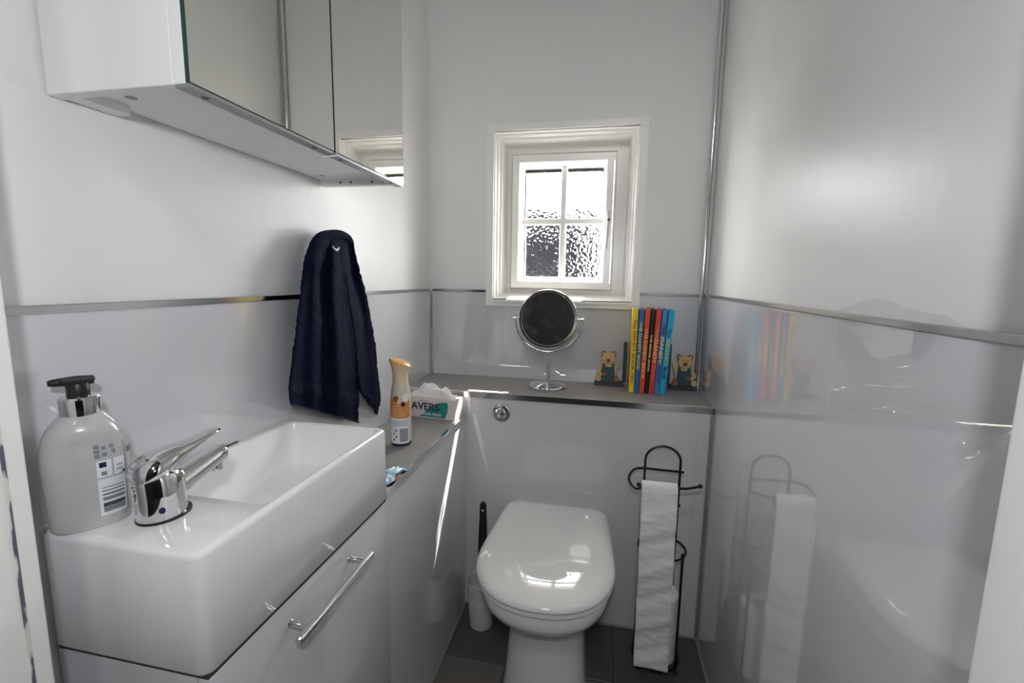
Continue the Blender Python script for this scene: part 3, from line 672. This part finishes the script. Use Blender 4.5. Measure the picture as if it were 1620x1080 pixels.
for i, (lab, colr, segs) in enumerate(specs):
    t = th[i]; lean = math.radians(.5+.42*i)
    r_ = thing('annual', lab, 'book', (xb+t/2, (yb0+yb1)/2, HB), 'row of comic annuals')
    Mx = Matrix.Translation((xb, 0, HB)) @ Matrix.Rotation(lean, 4, 'Y') @ Matrix.Translation((-xb, 0, -HB))
    lift = .0006
    cm = mat('annual_cover', colr, .32)
    c = MB().box(xb+.0003, xb+.0022, yb0+.001, yb1, HB+lift, HB+BH).box(xb+t-.0022, xb+t-.0003, yb0+.001, yb1, HB+lift, HB+BH)
    c.prism([(-t/2+.0003, .004), (-t/2+.0003, .0012), (-t/2+.002, 0), (t/2-.002, 0), (t/2-.0003, .0012), (t/2-.0003, .004)], (xb+t/2, yb0, HB+lift), (1, 0, 0), (0, 1, 0), (0, 0, BH-lift))
    cov = build('cover', c.xf(Mx), cm, r_, smooth=False)
    build('pages', MB().box(xb+.0023, xb+t-.0023, yb0+.0045, yb1-.004, HB+.004, HB+BH-.004).xf(Mx), PAGES, r_, smooth=False)
    R3 = Mx.to_3x3()
    for body, f0, f1, tc, hf in segs:
        tm = mat('spine_ink', tc, .5); hgt = (t-.002)*hf
        o_ = Mx @ Vector((xb+t/2-hgt/2, yb0-.0003, HB+BH*(1-f0)))
        text('lettering', body, o_, R3 @ Vector((0, 0, -1)), R3 @ Vector((1, 0, 0)), BH*(f1-f0), hgt, tm, cov)
    xb += t+.0004

# ------------------------------------------------------------------ toilet
TCX = .513
def dshape(z, w=.168, wb_=.152, yb=-.300, yf=-.735, ym=-.555, inset=0, n=14):
    """D-shaped outline: straight back, flared sides, elliptical front"""
    P = []; w -= inset; wb_ -= inset; yb -= inset; yf += inset; rc = .028
    for k in range(2*n+1):
        a = PI*k/(2*n); c_, s_ = math.cos(a), math.sin(a); e = .88
        P.append((TCX+w*math.copysign(abs(c_)**e, c_), ym+(yf-ym)*abs(s_)**e, z))
    for k in range(1, 6):
        t = k/6; P.append((TCX-w+(w-wb_)*t**1.5, ym+(yb-rc-ym)*t, z))
    for k in range(6):
        a = PI/2*k/5; P.append((TCX-wb_+rc-rc*math.cos(a), yb-rc+rc*math.sin(a), z))
    for k in range(6):
        a = PI/2*k/5; P.append((TCX+wb_-rc+rc*math.sin(a), yb-rc+rc*math.cos(a), z))
    for k in range(1, 6):
        t = 1-k/6; P.append((TCX+w-(w-wb_)*t**1.5, ym+(yb-rc-ym)*t, z))
    return P
to = thing('toilet', 'white back-to-wall toilet with closed D-shaped lid', 'toilet', (TCX, -.45, 0))
L = [dshape(.003, .112, .100, -.2365, -.60, -.50), dshape(.05, .106, .098, -.2365, -.598, -.50), dshape(.18, .098, .095, -.2365, -.59, -.48), dshape(.26, .100, .098, -.2365, -.595, -.48), dshape(.302, .118, .115, -.2365, -.63, -.50),
     dshape(.318, .140, .135, -.2365, -.685, -.52), dshape(.328, .151, .143, -.2365, -.708, -.535), dshape(.345, .156, .146, -.2365, -.716, -.54), dshape(.382, .158, .147, -.2365, -.720, -.545), dshape(.386, .155, .144, -.2395, -.717, -.545)]
build('pan', MB().loft(L), CERAM, to, angle=50)
build('seat', MB().loft([dshape(.3865, inset=.006), dshape(.388, inset=.003), dshape(.397, inset=.003), dshape(.398, inset=.006)]), CERAM2, to)
def dome(loop, f): return [(x, y, z-f*.0155*(max(0, -.43-y)/.28)**2) for x, y, z in loop]
build('lid', MB().loft([dome(dshape(z, inset=i_), f) for z, i_, f in ((.3995, .004, 0), (.400, .001, 0), (.4045, 0, .05), (.412, .0015, .2), (.420, .006, .42), (.4270, .013, .65), (.432, .022, .85), (.4350, .033, .97), (.4364, .046, 1), (.4370, .062, 1), (.4373, .08, 1), (.4375, .098, 1), (.4376, .117, 1))]), CERAM2, to, angle=70)
for s in (-1, 1):
    build('hinge', MB().lathe([(.011, 0), (.011, .05), (.009, .052)], (TCX+s*.075-.026, -.288, .402), 16, (1, 0, 0)).lathe([(.016, 0), (.016, .010), (.012, .014)], (TCX+s*.075, -.275, .386), 16), CHROME, to)
build('bead', MB().tube([(TCX+.100, -.50, .012), (TCX+.093, -.50, .20)], .003, 6), SEAL, to)

# ------------------------------------------------------------------ toilet brush
bh = thing('brush_pot', 'pale grey toilet brush pot between toilet and boxing', 'brush pot', (.286, -.318, 0))
build('pot', MB().lathe([(.034, 0), (.036, .002), (.043, .10), (.045, .150), (.0435, .1515), (.042, .150), (.038, .03), (.0001, .028)], (.286, -.318, 0), 36), GREYP, bh)
build('band', MB().lathe([(.0418, .085), (.0425, .0855), (.0432, .105), (.0424, .1055)], (.286, -.318, 0), 36), SEAL, bh)
br = thing('toilet_brush', 'toilet brush with black handle standing in its pot', 'brush', (.288, -.316, .030))
hx, hy2 = .289, -.316
build('bristles', MB().lathe([(.006, .032), (.026, .036), (.028, .08), (.022, .105), (.006, .11)], (.287, -.318, 0), 24), BLACK, br)
build('shaft', MB().lathe([(.006, .10), (.005, .25)], (hx, hy2, 0), 12), BLACK, br)
hnd = [(-.014, .0), (.014, .0), (.0135, .05), (.0105, .13), (.0095, .172)]+[(.0095*math.cos(a), .172+.0095*math.sin(a)) for a in [PI*k/8 for k in range(1, 8)]]+[(-.0095, .172), (-.0105, .13), (-.0135, .05)]
hn = build('handle', MB().prism(hnd, (hx, hy2+.005, .228), (1, 0, 0), (.0, -.0, 1), (0, -.010, 0), .001), BLACK, br, smooth=False)
build('hanging_hole', MB().lathe([(.0036, 0), (.0036, .0006)], (hx, hy2-.0052, .385), 12, (0, -1, 0)), GREYP, hn)

# ------------------------------------------------------------------ toilet roll stand, paper and spare rolls
HCX, HCY = .815, -.345; RW = .0034
st = thing('toilet_roll_stand', 'black wire toilet roll stand in the right corner', 'roll stand', (HCX, HCY, 0))
ux0, ux1, uy = .762, .858, -.300
U = [(ux0, uy, .012), (ux0, uy, .30), (ux0, uy, .588)]+[((ux0+ux1)/2+(ux1-ux0)/2*math.cos(a), uy, .588+.042*math.sin(a)) for a in [PI-PI*k/14 for k in range(1, 14)]]+[(ux1, uy, .588), (ux1, uy, .30), (ux1, uy, .012)]
build('upright', MB().tube(U, RW, 10), BLKWIRE, st)
RR = .0635
for z in (.352, .022):
    build('hoop', MB().tube([(HCX+RR*math.cos(2*PI*k/40), HCY+RR*math.sin(2*PI*k/40), z) for k in range(40)], RW*.9, 8, True), BLKWIRE, st)
for a in (-38, -142):
    x, y = HCX+RR*math.cos(math.radians(a)), HCY+RR*math.sin(math.radians(a))
    build('rod', MB().tube([(x, y, .012), (x, y, .355)], RW, 10), BLKWIRE, st); build('knob', MB().sphere((x, y, .358), .0058, 8), BLKWIRE, st)
build('cross_bar', MB().tube([(HCX-RR, HCY, .022), (HCX+RR, HCY, .022)], RW*.9, 8), BLKWIRE, st)
for (x, y) in ((ux0, uy), (ux1, uy), (HCX+RR*math.cos(math.radians(-38)), HCY+RR*math.sin(math.radians(-38))), (HCX+RR*math.cos(math.radians(-142)), HCY+RR*math.sin(math.radians(-142)))):
    build('foot', MB().sphere((x, y, .007), .007, 8), BLKWIRE, st)
AY, AZ = -.408, .562
arm = spline([on(1, uy-.003, 1082, 747), on(1, uy-.006, 1045, 743), on(1, uy-.012, 1013, 740), on(1, uy-.024, 1001, 744), on(1, uy-.044, 995, 755), on(1, uy-.068, 999, 766), on(1, uy-.09, 1008, 773), (.752, AY, AZ-.002), (.78, AY, AZ-.003), (.845, AY, AZ-.003), (.862, AY, AZ-.001), (.888, AY, AZ+.007)], 6)
build('arm', MB().tube(arm, RW, 10), BLKWIRE, st); build('knob', MB().sphere((.890, AY, AZ+.008), .006, 8), BLKWIRE, st)
build('knob', MB().sphere(on(1, uy-.09, 1010, 766), .0056, 8), BLKWIRE, st); build('knob', MB().sphere((ux1+.002, uy-.002, .46), .005, 8), BLKWIRE, st)

tr = thing('toilet_roll', 'nearly empty toilet roll with long sheet trailing to the floor', 'toilet roll', (.789, AY, AZ))
px0, px1 = .744, .834
build('core', MB().lathe([(.0145, 0), (.0145, .09)], (px0, AY, AZ-.010), 24, (1, 0, 0)), CORE, tr)
def wrap(u, v):
    a = PI*1.35*v-PI*.35; r = .0195
    return (px0+(px1-px0)*u, AY+r*math.cos(PI-a) if False else AY-.0*u-r*math.cos(a)*-1 if False else AY+r*math.cos(a), AZ-.010+r*math.sin(a))
build('wound_paper', MB().lathe([(.0155, 0), (.0185, .0003), (.0185, .0897), (.0155, .09)], (px0, AY, AZ-.010), 32, (1, 0, 0)), PAPER, tr)
def hang(u, v):
    x = px0+(px1-px0)*u; z = AZ-.010-(.500)*v
    y = AY-.0195-.006*v+.0035*math.sin(v*23+u*2)*min(1, v*6)+.003*math.sin(v*61+u*5+1)*min(1, v*6)*.5+.002*mnoise.noise(Vector((u*5, v*40, 0)))
    if v > .55: x += .004*(v-.55)*math.sin(u*3)
    z -= .006*u*v
    x += .005*math.exp(-((v-.55)/.018)**2)*max(0, (u-.85)/.15)+.0035*v
    return (x, y, z)
hs = build('hanging_sheet', MB().grid(hang, 14, 150), PAPER, tr, angle=180)
so = hs.modifiers.new('thickness', 'SOLIDIFY'); so.thickness = .0007
for k, lab in enumerate(('spare toilet roll standing at the bottom of the wire stand', 'spare toilet roll stacked on top of the lower spare')):
    z0 = .0265+k*.098
    r_ = thing('spare_toilet_roll', lab, 'toilet roll', (HCX, HCY, z0), 'spare rolls in the stand')
    build('paper', MB().lathe([(.021, 0), (.052, 0), (.054, .002), (.054, .0955), (.052, .0975), (.021, .0975), (.021, 0)], (HCX, HCY, z0), 40), PAPER, r_)
    build('core', MB().lathe([(.0208, 0.0005), (.0208, .097), (.0195, .097), (.0195, 0.0005), (.0208, .0005)], (HCX, HCY, z0), 24), CORE, r_)
